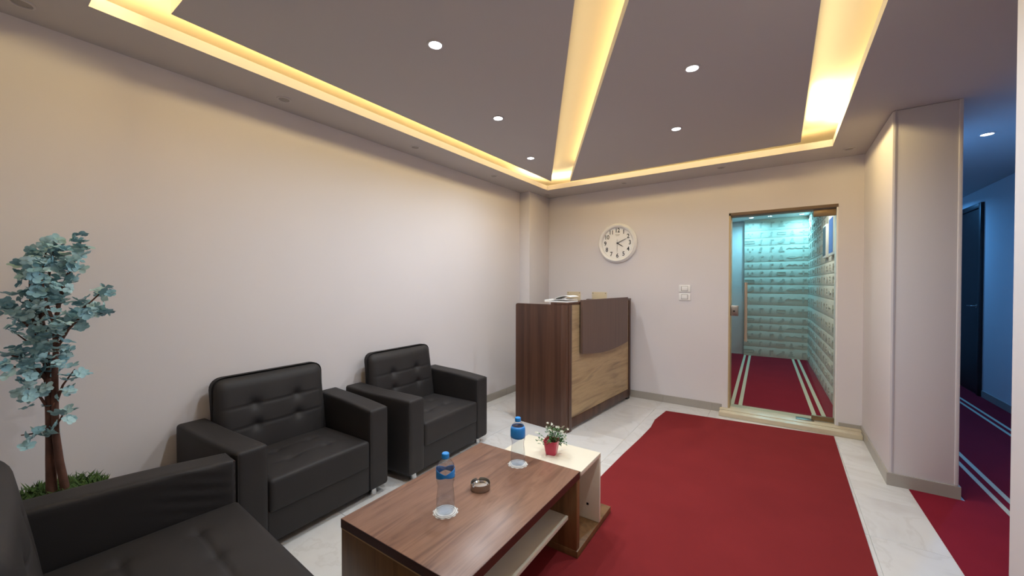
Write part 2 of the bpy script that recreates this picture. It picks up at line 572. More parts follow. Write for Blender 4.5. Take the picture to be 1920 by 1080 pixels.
skirting('baseboard_right', [(XR, YB, XR, 3.58, -1, 0, 0.82), (XR - 0.011, 3.58, 0.937, 3.58, 0, -1, 0.5), (0.926, 3.58, 0.926, 9.5, 1, 0, 0.5),
                             (XR, 1.92, XR, YN, -1, 0, 0.5)], 'grey tile skirting round the corridor pier')

# side corridor
struct(box('wall_corridor', 1.99, 2.14, YN, 9.6, -0.08, ZC, WALL), 'corridor wall under bluish light')
struct(box('wall_corridor_end', 0.936, 2.1, 9.5, 9.62, -0.08, ZC, WALL), 'far end of the side corridor')
struct(box('wall_corridor_near', 0.936, 2.0, YN, YN + 0.05, -0.08, ZC, WALL), 'near end of the side corridor')
struct(box('floor_corridor', 0.936, 2.0, YB, 9.6, -0.08, -0.001, GROUT), 'floor of the side corridor')
skirting('baseboard_corridor', [(1.99, YN, 1.99, 6.98, -1, 0, 0.5)], 'grey tile skirting along the corridor wall')
dr = struct(empty('door_2', (1.99, 7.62, 0)), 'dark brown door in the corridor wall')
box('door_frame', -0.03, 0.0, -0.62, -0.56, 0, 2.33, DOORBR, dr, bev=0.003)
box('door_frame', -0.03, 0.0, 0.56, 0.62, 0, 2.33, DOORBR, dr, bev=0.003)
box('door_frame', -0.03, 0.0, -0.56, 0.56, 2.27, 2.33, DOORBR, dr, bev=0.003)
dl = box('door_leaf', -0.012, 0.0, -0.56, 0.56, 0.008, 2.27, DOORBR, dr)
lathe('handle_rose', [(0.0, 0), (0.024, 0), (0.024, 0.008), (0.0, 0.008)], STEEL, dl, (-0.012, -0.49, 1.08), (0, -math.pi / 2, 0), 16)
tube('door_lever', [(-0.02, -0.49, 1.08), (-0.06, -0.49, 1.08), (-0.062, -0.47, 1.08), (-0.062, -0.37, 1.08)], [0.008] * 4, STEEL, dl)

# ------------------------------------------------------------------ carpets
def flat(name, x0, x1, y0, y1, z0, z1, m, parent=None, bev=0.002):
    return box(name, x0, x1, y0, y1, z0, z1, m, parent, bev=bev, seg=1)

rp = [(-0.985, 4.295), (0.398, 4.425), (0.372, 1.5), (0.372, 0.78), (-1.02, 0.78), (-1.022, 1.4), (-1.02, 2.64), (-1.012, 3.0), (-0.995, 3.4), (-0.99, 3.72), (-1.012, 3.95)]
rug = prism('red_rug', rp, 0.0, 0.006, RED)
tag(rug, 'plain red carpet runner leading to the glass door', 'carpet')
cr = empty('corridor_carpet', (0, 0, 0))
tag(cr, 'dark red corridor carpet with paired cream stripes', 'carpet')
edges = [0.705, 1.100, 1.126, 1.162, 1.190, 1.680, 1.706, 1.742, 1.768, 1.975]
for i in range(len(edges) - 1):
    stripe = i % 2 == 1
    a, b = edges[i], edges[i + 1]
    y0 = YN + 0.06
    if i == 0:
        # the left border runs through the opening, then on behind the pier
        prism('carpet_field', [(0.955, y0), (1.1, y0), (1.1, 9.45), (0.955, 9.45), (0.955, 3.56), (0.703, 3.56), (0.718, 1.95), (0.955, 1.95)], 0.0, 0.006, DKRED, cr)
    else:
        flat('carpet_stripe' if stripe else 'carpet_field', a, b, y0, 9.45, 0.0, 0.0063 if stripe else 0.006, CREAMLINE if stripe else DKRED, cr, bev=0.0)

# ------------------------------------------------------------------ passage behind the glass door
PROT = R(1.7)
pas = Matrix.Translation((0, YB + 0.16, 0)) @ Matrix.Rotation(PROT, 4, 'Z')
PLOC, PR_ = (0, YB + 0.16, 0), (0, 0, PROT)
FY = 3.47                    # passage length to the carved end wall
struct(box('floor_passage', -1.7, 0.6, 0.02, 4.4, -0.08, 0.044, GROUT, loc=PLOC, rot=PR_), 'floor of the passage behind the glass door')
ZROWS = [2.50, 2.298, 2.168, 2.032, 1.74, 1.604, 1.468, 1.332, 1.177, 0.972, 0.773, 0.641, 0.505, 0.349, 0.222, 0.045]

def poly_glyph(kind):
    """flat outlines (u,v) in a unit cell, each a list of polygons"""
    if kind == 'loop':
        def u(t0, t1, n, r):
            return [(0.55 + r * math.cos(a), 0.5 + r * math.sin(a)) for a in [t0 + (t1 - t0) * i / n for i in range(n + 1)]]
        out = [(-1.0, 0.76)] + u(math.pi / 2, -math.pi / 2, 8, 0.26) + [(-1.0, 0.24)]
        inn = [(-1.0, 0.38)] + u(-math.pi / 2, math.pi / 2, 8, 0.12) + [(-1.0, 0.62)]
        return [out + inn]
    if kind == 'box_loop':
        return [[(-.8, .25), (.8, .25), (.8, .35), (-.8, .35)], [(-.8, .62), (.8, .62), (.8, .72), (-.8, .72)], [(.7, .35), (.8, .35), (.8, .62), (.7, .62)],
                [(-.8, .35), (-.7, .35), (-.7, .62), (-.8, .62)]]
    if kind == 'eye':
        return [[(-.9, .45), (-.4, .62), (0, .68), (.4, .62), (.9, .45), (.4, .34), (0, .3), (-.4, .34)]]
    if kind == 'reed':
        return [[(-.08, .1), (.04, .1), (.06, .5), (.16, .85), (.02, .92), (-.1, .6)], [(-.2, .1), (-.12, .1), (-.12, .2), (-.2, .2)]]
    if kind == 'bird':
        return [[(-.25, .1), (.05, .12), (.2, .3), (.32, .55), (.3, .8), (.18, .9), (.06, .82), (.08, .66), (-.1, .5), (-.35, .28)]]
    if kind == 'flag':
        return [[(-.04, .1), (.05, .1), (.05, .6), (.28, .72), (.24, .86), (-.04, .84)]]
    if kind == 'seated':
        return [[(-.22, .1), (.24, .1), (.24, .22), (.08, .3), (.14, .52), (.04, .62), (.1, .8), (-.02, .9), (-.12, .8), (-.08, .62), (-.2, .45)]]
    if kind == 'cross':
        return [[(-.4, .5), (.4, .5), (.4, .58), (-.4, .58)], [(-.06, .12), (.06, .12), (.06, .5), (-.06, .5)], [(-.05, .58), (.05, .58), (.1, .85), (-.1, .85)]]
    if kind == 'dots':
        return [[(-.28, .55), (-.14, .55), (-.14, .75), (-.28, .75)], [(.12, .55), (.26, .55), (.26, .75), (.12, .75)], [(-.1, .2), (.04, .2), (.04, .36), (-.1, .36)]]
    return [[(-.5, .4), (-.25, .6), (0, .45), (.25, .6), (.5, .42), (.5, .52), (.25, .72), (0, .56), (-.25, .72), (-.5, .5)]]

SIGN = mat('relief_sign_shaded', S(184, 182, 171), 0.75, spec=0.2)  # darker than the bands: shading of the carving put into the colour
def glyph_mesh(kind, depth=0.007):
    v, f = [], []
    for P in poly_glyph(kind):
        n = len(P)
        b = len(v)
        v += [(p[0], 0, p[1]) for p in P] + [(p[0], -depth, p[1]) for p in P]
        f += [tuple(b + n + i for i in range(n))] + [(b + i, b + (i + 1) % n, b + n + (i + 1) % n, b + n + i) for i in range(n)]
    me = bpy.data.meshes.new('carved_sign')
    me.from_pydata(v, [], f)
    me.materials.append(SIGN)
    bm = bmesh.new()
    bm.from_mesh(me)
    bmesh.ops.recalc_face_normals(bm, faces=bm.faces)
    bm.to_mesh(me)
    bm.free()
    return me
KINDS = ['loop', 'box_loop', 'eye', 'reed', 'bird', 'flag', 'seated', 'cross', 'dots', 'zig']
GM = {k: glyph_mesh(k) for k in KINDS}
ROWSETS = [['dots', 'reed', 'flag', 'seated', 'zig', 'cross'], ['dots', 'flag', 'reed', 'box_loop', 'seated', 'cross'], ['loop', 'reed', 'flag', 'bird', 'seated', 'flag'],
           ['bird', 'flag', 'reed', 'seated', 'eye', 'cross']]

def relief_wall(name, u0, u1, axis, base, signs, label):
    """axis 'x': wall spans x at y=base facing -y; axis 'y': spans y at x=base facing -x"""
    root = struct(empty(name, PLOC, PROT), label)
    for i in range(len(ZROWS) - 1):
        z1, z0 = ZROWS[i], ZROWS[i + 1]
        if axis == 'x':
            band = box('relief_band', u0, u1, base, base + 0.06, z0 + 0.004, z1 - 0.004, RELIEF, root, bev=0.002)
        else:
            band = box('relief_band', base, base + 0.06, u0, u1, z0 + 0.004, z1 - 0.004, RELIEF, root, bev=0.002)
        sub = [(z0, z1)] if z1 - z0 < 0.25 else [(z0, (z0 + z1) / 2), ((z0 + z1) / 2, z1)]
        for j, (a, b) in enumerate(sub):
            rs = ROWSETS[(i + j) % 4]
            h = min(b - a - 0.03, 0.13)
            for s in range(signs):
                k = rs[s % 6]
                t = u0 + (u1 - u0) * (s + 0.6) / (signs + 0.1)
                zz = (a + b) / 2 - h / 2
                wid = {'loop': 0.085, 'box_loop': 0.08, 'eye': 0.09}.get(k, h * (1.5 if axis == 'x' else 0.9))
                if axis == 'x':
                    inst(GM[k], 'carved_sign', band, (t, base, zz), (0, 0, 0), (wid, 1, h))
                else:
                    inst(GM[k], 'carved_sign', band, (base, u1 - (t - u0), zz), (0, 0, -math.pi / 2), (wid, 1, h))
    # wall body behind the bands
    if axis == 'x':
        box('wall_body', u0, u1, base + 0.008, base + 0.2, 0.0, ZC, RELIEF, root)
    else:
        box('wall_body', base + 0.008, base + 0.12, u0, u1, 0.0, ZC, RELIEF, root)
    return root
relief_wall('wall_passage_end', -0.44, 0.50, 'x', FY, 6, 'cream end wall of carved hieroglyph bands behind the glass door')
relief_wall('wall_passage_right', 0.02, FY, 'y', 0.49, 14, 'cream side wall of carved hieroglyph bands behind the glass door')
struct(box('wall_passage_left', -0.82, -0.72, 0.9, 4.35, 0.0, ZC, WALL, loc=PLOC, rot=PR_), 'plain left wall of the passage')
struct(box('wall_passage_left_near', -1.6, -1.5, 0.0, 4.35, 0.0, ZC, WALL, loc=PLOC, rot=PR_), 'hidden recess wall left of the passage')
struct(box('wall_passage_recess', -0.75, -0.43, FY + 0.12, FY + 0.2, 0.0, ZC, WALL, loc=PLOC, rot=PR_, bev=0.03), 'plain recess beside the carved end wall')
struct(box('trim_2', -0.715, -0.69, 2.5, 3.2, 0.05, 2.02, DOORBR, loc=PLOC, rot=PR_), 'dark door edge on the left wall of the passage')
pc = empty('passage_carpet', PLOC, PROT)
tag(pc, 'crimson passage carpet with paired cream stripes beyond the glass', 'carpet')
pe = [-0.68, -0.437, -0.402, -0.362, -0.326, 0.270, 0.305, 0.345, 0.380, 0.488]
for i in range(len(pe) - 1):
    st = i % 2 == 1
    flat('carpet_stripe' if st else 'carpet_field', pe[i], pe[i + 1], 0.03, FY - 0.002 if pe[i] > -0.46 else FY + 0.1, 0.044, 0.0503 if st else 0.05, CREAMLINE if st else DKRED, pc, bev=0.0)
bk = box('air_conditioner', -0.24, 0.04, 1.1, 1.55, 2.32, ZC, mat('grey_unit', S(120, 125, 128), 0.5), None, bev=0.02, loc=PLOC, rot=PR_)
tag(bk, 'grey box unit hung under the passage ceiling beyond the glass', 'air unit')

# poster boards on the passage side wall
def poster(name, y0, y1, z0, z1, blocks, label, frame):
    r = empty(name, PLOC, PROT)
    tag(r, label, 'poster', 'pictures on the passage wall')
    box('board', 0.462, 0.489, y0, y1, z0, z1, frame, r, bev=0.003)
    for (a, b, c, d, m) in blocks:
        box('print', 0.4605, 0.4625, y0 + (y1 - y0) * a, y0 + (y1 - y0) * b, z0 + (z1 - z0) * c, z0 + (z1 - z0) * d, m, r)
    return r
PB = [mat('print_blue', S(70, 110, 190), 0.5), mat('print_green', S(90, 160, 90), 0.5), mat('print_cream', S(220, 214, 196), 0.5), mat('print_rose', S(190, 110, 140), 0.5)]
poster('poster', 0.05, 0.78, 1.66, 2.3, [(.55, .97, .04, .62, PB[0]), (.05, .53, .04, .62, PB[2]), (.5, .97, .70, .97, PB[3]), (.05, .48, .70, .97, PB[1])], 'colourful framed poster on the carved wall seen through the glass', WHITEP)
poster('poster', 1.0, 1.3, 1.66, 2.05, [(.08, .92, .06, .94, mat('print_dark', S(60, 62, 80), 0.5))], 'narrow dark framed picture beyond the colourful poster', WHITEP)

# ------------------------------------------------------------------ downlights
def downlight(x, y, on, label, group, r=0.04, z=ZC, power=P_COOL, col=COOL):
    e = empty('ceiling_spotlight', (x, y, z))
    tag(e, label, 'spotlight', group)
    lathe('trim_ring', [(r * 0.74, -0.001), (r * 0.78, -0.006), (r * 0.95, -0.005), (r, 0.0), (r * 0.74, 0.0)], LAMP_TRIM, e, n=24, close=True)
    lathe('lens', [(0.0, -0.0035), (r * 0.5, -0.004), (r * 0.76, -0.002), (r * 0.76, 0.0), (0, 0)], LAMP_ON if on else LAMP_OFF, e, n=24)
    if on:
        area('spotlight_beam', (0, 0, -0.012), r * 1.5, r * 1.5, power, col, (0, 0, 0), 'DISK', 165, e)
    return e
ON = [(-1.375, 1.336, 'lit spotlight in the left ceiling panel, nearest of three'), (-1.622, 2.173, 'lit spotlight in the left ceiling panel, middle of three'),
      (-1.89, 3.03, 'lit spotlight in the left ceiling panel, farthest of three'), (-0.395, 2.258, 'lit spotlight in the right ceiling panel, nearer one'),
      (-0.644, 3.071, 'lit spotlight in the right ceiling panel, farther one'), (-0.15, 1.44, 'lit spotlight in the right ceiling panel above the camera')]
for x, y, l in ON:
    downlight(x, y, True, l, 'lit ceiling spotlights')
OFF = [(-2.573, 0.174, 'first unlit spotlight in the border above the tree'), (-2.56, 1.193, 'unlit spotlight in the left border, second from the near end'),
       (-2.54, 2.234, 'unlit spotlight in the left border, third from the near end'), (-2.53, 3.313, 'unlit spotlight in the left border, fourth from the near end'),
       (-2.49, 4.40, 'unlit spotlight in the far corner beside the pilaster'), (-1.479, 4.386, 'unlit spotlight in the border above the wall clock'),
       (-0.489, 4.35, 'unlit spotlight in the border left above the glass door'), (0.471, 4.36, 'unlit spotlight in the border right above the glass door')]
for x, y, l in OFF:
    downlight(x, y, False, l, 'unlit border spotlights')
downlight(1.296, 4.531, True, 'lit spotlight in the side corridor ceiling', 'lit ceiling spotlights', 0.045, power=16, col=BLUE)
area('corridor_lamp', (1.45, 7.6, ZC - 0.02), 0.08, 0.08, 14, BLUE, shape='DISK', spread=165)
for i, (x, y, l) in enumerate([(-0.33, 3.17, 'left small lit spotlight above the carved end wall'), (0.38, 3.2, 'right small lit spotlight above the carved end wall')]):
    w = pas @ Vector((x, y, ZC))
    downlight(w.x, w.y, True, l, 'lit passage spotlights', 0.045, power=9, col=CYAN)
w = pas @ Vector((0.0, 0.75, ZC - 0.015))
area('passage_lamp', tuple(w), 0.08, 0.08, 13, (1.0, 0.95, 0.85), shape='DISK', spread=160)

# ------------------------------------------------------------------ glass door
gd = struct(empty('door_1', (DX0, YB, 0)), 'frameless glass door in a stone threshold')
W_ = DX1 - DX0
box('door_frame', 0.0, 0.016, -0.004, 0.16, 0.05, DZ1, mat('jamb_beige', S(196, 172, 132), 0.5), gd, bev=0.002)
box('door_frame', W_ - 0.012, W_, -0.002, 0.16, 0.05, DZ1, WHITEP, gd, bev=0.002)
box('door_frame', 0.0, W_, -0.004, 0.16, DZ1 - 0.03, DZ1, mat('head_brown', S(118, 98, 78), 0.5), gd, bev=0.002)
gl = box('glass_pane', 0.018, W_ - 0.014, 0.04, 0.05, 0.062, DZ1 - 0.035, GLASS, gd)
box('hinge_patch', W_ - 0.18, W_ - 0.014, 0.03, 0.06, DZ1 - 0.10, DZ1 - 0.035, BRASS, gd, bev=0.003)
box('hinge_patch', W_ - 0.18, W_ - 0.014, 0.03, 0.06, 0.058, 0.10, BRASS, gd, bev=0.003)
box('floor_spring_cover', W_ - 0.30, W_ - 0.16, -0.01, 0.07, 0.05, 0.056, STEEL, gd, bev=0.002)
lk = box('lock_case', 0.012, 0.088, 0.018, 0.07, 1.015, 1.125, STEEL, gd, bev=0.004)
lathe('keyhole', [(0, 0), (0.009, 0), (0.009, 0.003), (0, 0.003)], BLACK, lk, (0.05, 0.018, 1.065), (math.pi / 2, 0, 0), 12)
hd = tube('pull_handle', [(0.155, 0.005, 0.76), (0.155, 0.005, 1.365)], [0.0135, 0.0135], mat('handle_steel', S(205, 188, 168), 0.3, metal=0.8), gd, 16)
for z in (0.86, 1.265):
    tube('handle_standoff', [(0.155, 0.005, z), (0.155, 0.042, z)], [0.007, 0.007], STEEL, hd, 10)
th = struct(box('trim_3', -0.51, 0.595, YB - 0.17, YB + 0.18, 0.0, 0.044, MARBLE, bev=0.004), 'cream marble threshold step under the glass door')
box('step_tread', -0.515, 0.6, YB - 0.08, YB + 0.185, 0.044, 0.05, MARBLE, th, bev=0.002)

# ------------------------------------------------------------------ wall clock
ck = empty('wall_clock', (-1.632, YB, 1.842))
tag(ck, 'round white wall clock with black numerals above the reception desk', 'clock')
RX = (math.pi / 2, 0, 0)
CR = 0.24
lathe('rim', [(CR * 0.78, 0.02), (CR * 0.80, 0.034), (CR * 0.86, 0.044), (CR * 0.905, 0.046), (CR * 0.93, 0.038), (CR * 0.95, 0.034), (CR * 0.985, 0.028), (CR, 0.016), (CR, 0.0), (CR * 0.78, 0.0)],
      WHITEP, ck, rot=RX, n=64, auto=60, close=True)
dial = lathe('dial', [(0, 0.012), (CR * 0.8, 0.012), (CR * 0.8, 0.0), (0, 0.0)], mat('clock_dial', S(252, 250, 247), 0.5), ck, rot=RX, n=48)
for h in range(1, 13):
    a = R(90 - 30 * h)
    rr = CR * 0.635
    text_mesh('numeral', str(h), 0.072, BLACK, ck, (rr * math.cos(a), -0.0135, rr * math.sin(a)), RX, sx=0.85, bold=0.0012)
def hand(name, ang, l, tail, w, m, y):
    a = R(90 - ang)
    d, n = Vector((math.cos(a), 0, math.sin(a))), Vector((-math.sin(a), 0, math.cos(a)))
    P = [(-tail, w * .6), (0, w), (l * .7, w * .9), (l, w * .15)]
    pts = [d * t + n * q for t, q in P] + [d * t - n * q for t, q in P[::-1]]
    v = [(p.x, y, p.z) for p in pts] + [(p.x, y - 0.0012, p.z) for p in pts]
    k = len(pts)
    mesh_obj(name, v, [tuple(range(k)), tuple(range(k, 2 * k))] + [(i, (i + 1) % k, k + (i + 1) % k, k + i) for i in range(k)], m, ck)
hand('hour_hand', 122, 0.088, 0.0, 0.005, BLACK, -0.017)
hand('minute_hand', 66, 0.135, 0.0, 0.0035, BLACK, -0.019)
hand('second_hand', 180, 0.12, 0.045, 0.0016, GREYP, -0.021)
lathe('hub', [(0, 0), (0.008, 0), (0.008, 0.012), (0, 0.012)], BLACK, ck, (0, -0.012, 0), RX, 16)
box('dial_print', -0.028, 0.028, -0.0128, -0.0122, 0.098, 0.104, mat('pale_print', S(165, 158, 150), 0.6), ck)
box('dial_print', -0.018, 0.018, -0.0128, -0.0122, 0.088, 0.092, MATS['pale_print'], ck)
lathe('cover_glass', [(0, 0.03), (CR * 0.79, 0.03), (CR * 0.79, 0.0285), (0, 0.0285)], FAINTGLASS, ck, rot=RX, n=48)

# ------------------------------------------------------------------ switches and plates
def switch(z, left, label):
    e = empty('light_switch', (-0.870, YB, z))
    tag(e, label, 'switch', 'light switches by the door')
    box('cover_plate', -0.06, 0.06, -0.011, 0, -0.04, 0.04, WHITEP, e, bev=0.005)
    box('recess_frame', -0.034, 0.034, -0.0125, -0.01, -0.026, 0.026, mat('switch_gap', S(120, 112, 108), 0.6), e)
    box('rocker', -0.031, 0.031, -0.016, -0.01, -0.023, 0.023, WHITEP, e, bev=0.002, rot=(0, 0, R(5 if left else -5)))
switch(1.297, True, 'upper white rocker switch on the wall by the glass door')
switch(1.205, False, 'lower white rocker switch on the wall by the glass door')
def wall_plate(x, w, label):
    e = empty('wall_plate', (x, YB, 1.16))
    tag(e, label, 'plate', 'beige plates behind the desk')
    box('plate', -w / 2, w / 2, -0.006, 0, -0.085, 0.085, PLATE, e, bev=0.002)
    for sx in (-1, 1):
        for sz in (-1, 1):
            lathe('screw', [(0, 0), (0.006, 0), (0.005, 0.003), (0, 0.003)], GREYP, e, (sx * (w / 2 - 0.014), -0.006, sz * 0.07), RX, 10)
wall_plate(-2.215, 0.19, 'beige screwed plate on the wall behind the white papers')
wall_plate(-1.865, 0.195, 'beige screwed plate on the wall right of the papers')

# ------------------------------------------------------------------ reception desk
dk = empty('reception_desk', (-1.577, 3.13, 0), R(-5))
tag(dk, 'dark walnut reception desk with light oak front and hung panel', 'desk')
DL, DD = 1.44, 0.58
arc = [(-DD + 0.02 - 0.02 * math.sin(t), 1.137 + 0.02 * math.cos(t)) for t in [R(a) for a in (0, 30, 60, 90)]]
prism('side_panel', [(0, 0.0), (0, 1.157)] + arc + [(-DD, 0.0)], 0.0, 0.03, DESKDK, dk, axis='y')
prism('side_panel', [(0, 0.04), (0, 1.157)] + arc + [(-DD, 0.04)], DL - 0.03, DL, DESKDK, dk, axis='y')
box('counter_board', -0.165, 0.004, 0.0, DL, 1.157, 1.178, DESKDK, dk, bev=0.002)
box('corner_post', -0.05, 0.006, -0.004, 0.03, 0.0, 1.157, DESKDK, dk, bev=0.004)
box('corner_post', -0.05, 0.012, 0.034, 0.085, 0.0, 1.157, DESKDK, dk, bev=0.004)
box('end_post', -0.05, 0.012, DL - 0.065, DL - 0.031, 0.04, 1.157, DESKDK, dk, bev=0.003)
box('front_panel', -0.02, -0.002, 0.085, DL - 0.065, 0.115, 1.157, DESKLT, dk)
box('kick_board', -0.02, 0.008, 0.085, DL - 0.065, 0.028, 0.115, DESKDK, dk, bev=0.002)
box('work_top', -DD + 0.01, -0.02, 0.03, DL - 0.03, 0.73, 0.755, DESKDK, dk)
for y in (0.06, DL - 0.06):
    box('foot', -0.06, 0.0, y - 0.03, y + 0.03, 0.0, 0.04, BLACK, dk)
    box('foot', -DD + 0.02, -DD + 0.08, y - 0.03, y + 0.03, 0.0, 0.04, BLACK, dk)
ov0, ov1 = 0.235, 1.275
op = [(ov0, 1.196), (ov0, 0.690)] + [(ov0 + (ov1 - ov0) * t, 0.690 - 0.04 * math.sin(math.pi * t)) for t in [i / 12 for i in range(1, 12)]] + [(ov1, 0.690), (ov1, 1.196)]
prism('hung_panel', op, 0.012, 0.036, DESKOV, dk, axis='x')
for y in (0.4, 1.1):
    box('panel_spacer', -0.004, 0.013, y - 0.05, y + 0.05, 0.85, 1.05, EDGEWOOD, dk)

# papers on the counter
pp = empty('paper_stack', (-1.755, 3.27, 1.1785), R(-5))
tag(pp, 'stack of white papers with a curling top sheet on the desk', 'papers')
def sheet(name, w, d, z, curl, rz, ox, oy, th=0.004):
    v, f = [], []
    N = 12
    for i in range(N + 1):
        t = i / N
        zc = z + curl * (math.sin(max(0, t - 0.25) / 0.75 * math.pi * 0.72)) * 1.0
        for q in (0, 1):
            for zz in (0, th):
                v.append((-w / 2 + w * t, -d / 2 + d * q, zc + zz))
    for i in range(N):
        a, b = i * 4, i * 4 + 4
        f += [(a, b, b + 2, a + 2), (a + 1, a + 3, b + 3, b + 1), (a, a + 1, b + 1, b), (a + 2, b + 2, b + 3, a + 3)]
    f += [(0, 2, 3, 1), (N * 4, N * 4 + 1, N * 4 + 3, N * 4 + 2)]
    mesh_obj(name, v, f, PAPER, pp, (ox, oy, 0), (0, 0, rz), True, 40)
sheet('sheet_bundle', 0.25, 0.19, 0.0, 0.0, 0.05, 0.06, 0.0, 0.014)
sheet('sheet_bundle', 0.25, 0.18, 0.0145, 0.010, -0.04, 0.055, 0.0, 0.006)
sheet('sheet_bundle', 0.24, 0.18, 0.0215, 0.036, 0.09, 0.07, 0.01, 0.003)

# ------------------------------------------------------------------ armchairs and sofa
def seat_unit(name, W, D, loc, rz, label, cat, group, seats=1):
    """faces local +X; arms at +-Y"""
    e = empty(name, loc, rz)
    tag(e, label, cat, group)
    AW, AH, Z0 = 0.138, 0.556, 0.05
    hx = D / 2
    SPL = 0.055 if name == 'sofa' else 0.04      # the arms open out a little towards the back
    for s in (-1, 1):
        def ad(p, s=s):
            t = 0.006 * math.sin(p.x * 9 + s) * (1 if p.z > 0 else 0)
            wr = 0.0
            if name == 'sofa' and p.y * s < -AW / 2 + 0.03:       # wrinkled hide on the inner face near the front
                g = math.exp(-((p.x - hx * 0.62) / 0.12) ** 2) * math.exp(-((p.z - 0.15) / 0.09) ** 2)
                wr = 0.006 * g * math.sin((p.z + 0.28 * p.x) * 130)
            back = (hx - p.x) / (2 * hx)
            return (0, -s * wr + s * back * SPL, t * 0.5 + (0.028 * back if p.z > 0 else 0))
        cushion('armrest', hx, AW / 2, (AH - Z0) / 2, 0.018, LEATHER, e, (0, s * (W / 2 - AW / 2), (AH + Z0) / 2), n=(26, 6, 26), disp=ad)
        # stitched piping round the front face of the arm
        y0, y1 = s * (W / 2 - AW) , s * (W / 2)
        a, b = min(y0, y1) + 0.006, max(y0, y1) - 0.006
        tube('piping', [(hx - 0.006, a, Z0 + 0.02), (hx - 0.006, a, AH - 0.008), (hx - 0.006, b, AH - 0.008), (hx - 0.006, b, Z0 + 0.02)], [0.0028] * 4, SEAM, e, 6)
    IW = W - 2 * AW
    cushion('seat_base', hx - 0.004, IW / 2 + 0.004, 0.085, 0.012, LEATHER, e, (-0.004, 0, Z0 + 0.085), n=(6, 6, 4))
    SD = D - 0.13
    sw = IW / seats
    for q in range(seats):
        cy = -IW / 2 + sw * (q + 0.5)
        if name == 'sofa':
            rows = (SD / 2 - 0.18, SD / 2 - 0.40)
            tufts = [(x, -sw / 2 + 0.17 + 0.215 * i) for x in rows for i in range(int((sw - 0.3) / 0.215) + 1)]
        else:
            rows = (SD / 2 - 0.17, SD / 2 - 0.33)
            tufts = [(x, y) for x in rows for y in (-sw * 0.17, sw * 0.17)]
        ck = 0.007 if name == 'sofa' else 0.0025
        def sd(p):
            if p.z < 0.05:
                return (0, 0, 0)
            ex = max(0.0, 1 - (p.x / (SD / 2)) ** 2) * max(0.0, 1 - (p.y / (sw / 2)) ** 2)
            dz = 0.016 * ex
            for (tx, ty) in tufts:
                d2 = (p.x - tx) ** 2 + (p.y - ty) ** 2
                dz -= 0.009 * math.exp(-d2 / 0.024 ** 2) + 0.006 * math.exp(-d2 / 0.06 ** 2)
            for tx in rows:                          # stitched creases from button to button
                dz -= ck * math.exp(-((p.x - tx) / 0.010) ** 2) * max(0, 1 - (p.y / (sw / 2 - 0.1)) ** 8)
            return (0, 0, dz)
        cushion('seat_cushion', SD / 2, sw / 2 - 0.001, 0.085, 0.022, LEATHER, e, (hx - SD / 2 + 0.004, cy, 0.372 - 0.085), n=(60, 60, 5), disp=sd)
    BT = 0.155
    bw = (IW + 1.4 * SPL) / seats
    for q in range(seats):
        cy = -(bw * seats) / 2 + bw * (q + 0.5)
        btn = [(-bw * 0.19, 0.07), (bw * 0.19, 0.07), (-bw * 0.19, -0.05), (bw * 0.19, -0.05)]
        def bd(p):
            dx = 0.0
            lean = -(p.z + 0.23) * 0.16 if p.x > 0 else -(p.z + 0.23) * 0.05
            if p.x > BT / 2 - 0.045:
                dx += 0.014 * max(0, 1 - (p.y / (bw / 2)) ** 2) * max(0, 1 - (p.z / 0.25) ** 2)
                for (by, bz) in btn:
                    d2 = (p.y - by) ** 2 + (p.z - bz) ** 2
                    dx -= 0.016 * math.exp(-d2 / 0.026 ** 2) + 0.008 * math.exp(-d2 / 0.06 ** 2)
                for bz in (0.07, -0.05):
                    dx -= 0.005 * math.exp(-((p.z - bz) / 0.006) ** 2) * max(0, 1 - (p.y / (bw / 2)) ** 4)
            return (dx + lean, 0, 0)
        cushion('backrest', BT / 2, bw / 2 - 0.001, 0.245, 0.062, LEATHER, e, (-hx + BT / 2 + 0.03, cy - (0.015 if seats == 1 else 0), 0.562), n=(5, 44, 46), disp=bd, k=5)
    for sx in (-1, 1):
        for sy in (-1, 1):
            lathe('leg', [(0.0, 0), (0.024, 0), (0.025, 0.006), (0.018, 0.03), (0.018, 0.052), (0.0, 0.052)], CHROME, e, (sx * (hx - 0.05), sy * (W / 2 - 0.08), 0), n=16)
    return e
seat_unit('armchair', 0.867, 0.63, (-2.395, 1.168, 0), R(2), 'black leatherette armchair nearer the sofa, by the long wall', 'armchair', 'black armchairs')
seat_unit('armchair', 0.877, 0.65, (-2.372, 2.162, 0), R(2), 'black leatherette armchair nearer the reception desk', 'armchair', 'black armchairs')
seat_unit('sofa', 1.8, 0.74, (-1.275, 0.317, 0), R(87), 'black leatherette sofa in the near left corner with tufted seats', 'sofa', None, 2)

# ------------------------------------------------------------------ coffee table
ct = empty('coffee_table', (-1.117, 1.32, 0), R(0.8))
tag(ct, 'walnut coffee table with open shelf and cream side piece', 'table')
hx_, y0_, y1_ = 0.312, -0.446, 0.44
box('table_top', -hx_, hx_, y0_, y1_, 0.384, 0.42, TOPWOOD, ct, bev=0.0012)
for (a, b, c, d) in [(-hx_ - .0008, hx_ + .0008, y0_ - .0012, y0_), (hx_, hx_ + .0012, y0_, y1_), (-hx_ - .0012, -hx_, y0_, y1_)]:
    box('edge_band', a, b, c, d, 0.3845, 0.4192, EDGEWOOD, ct)
box('end_panel', -hx_, hx_, y0_ + 0.001, y0_ + 0.036, 0.0065, 0.3835, SIDEWOOD, ct, bev=0.001)
box('edge_band', -hx_ + .001, hx_ - .001, y0_ - 0.0004, y0_ + 0.002, 0.3785, 0.3838, mat('pale_edge', S(176, 140, 96), 0.45), ct)
box('end_panel', -hx_, hx_, y1_ - 0.036, y1_ - 0.001, 0.04, 0.3835, SIDEWOOD, ct, bev=0.001)
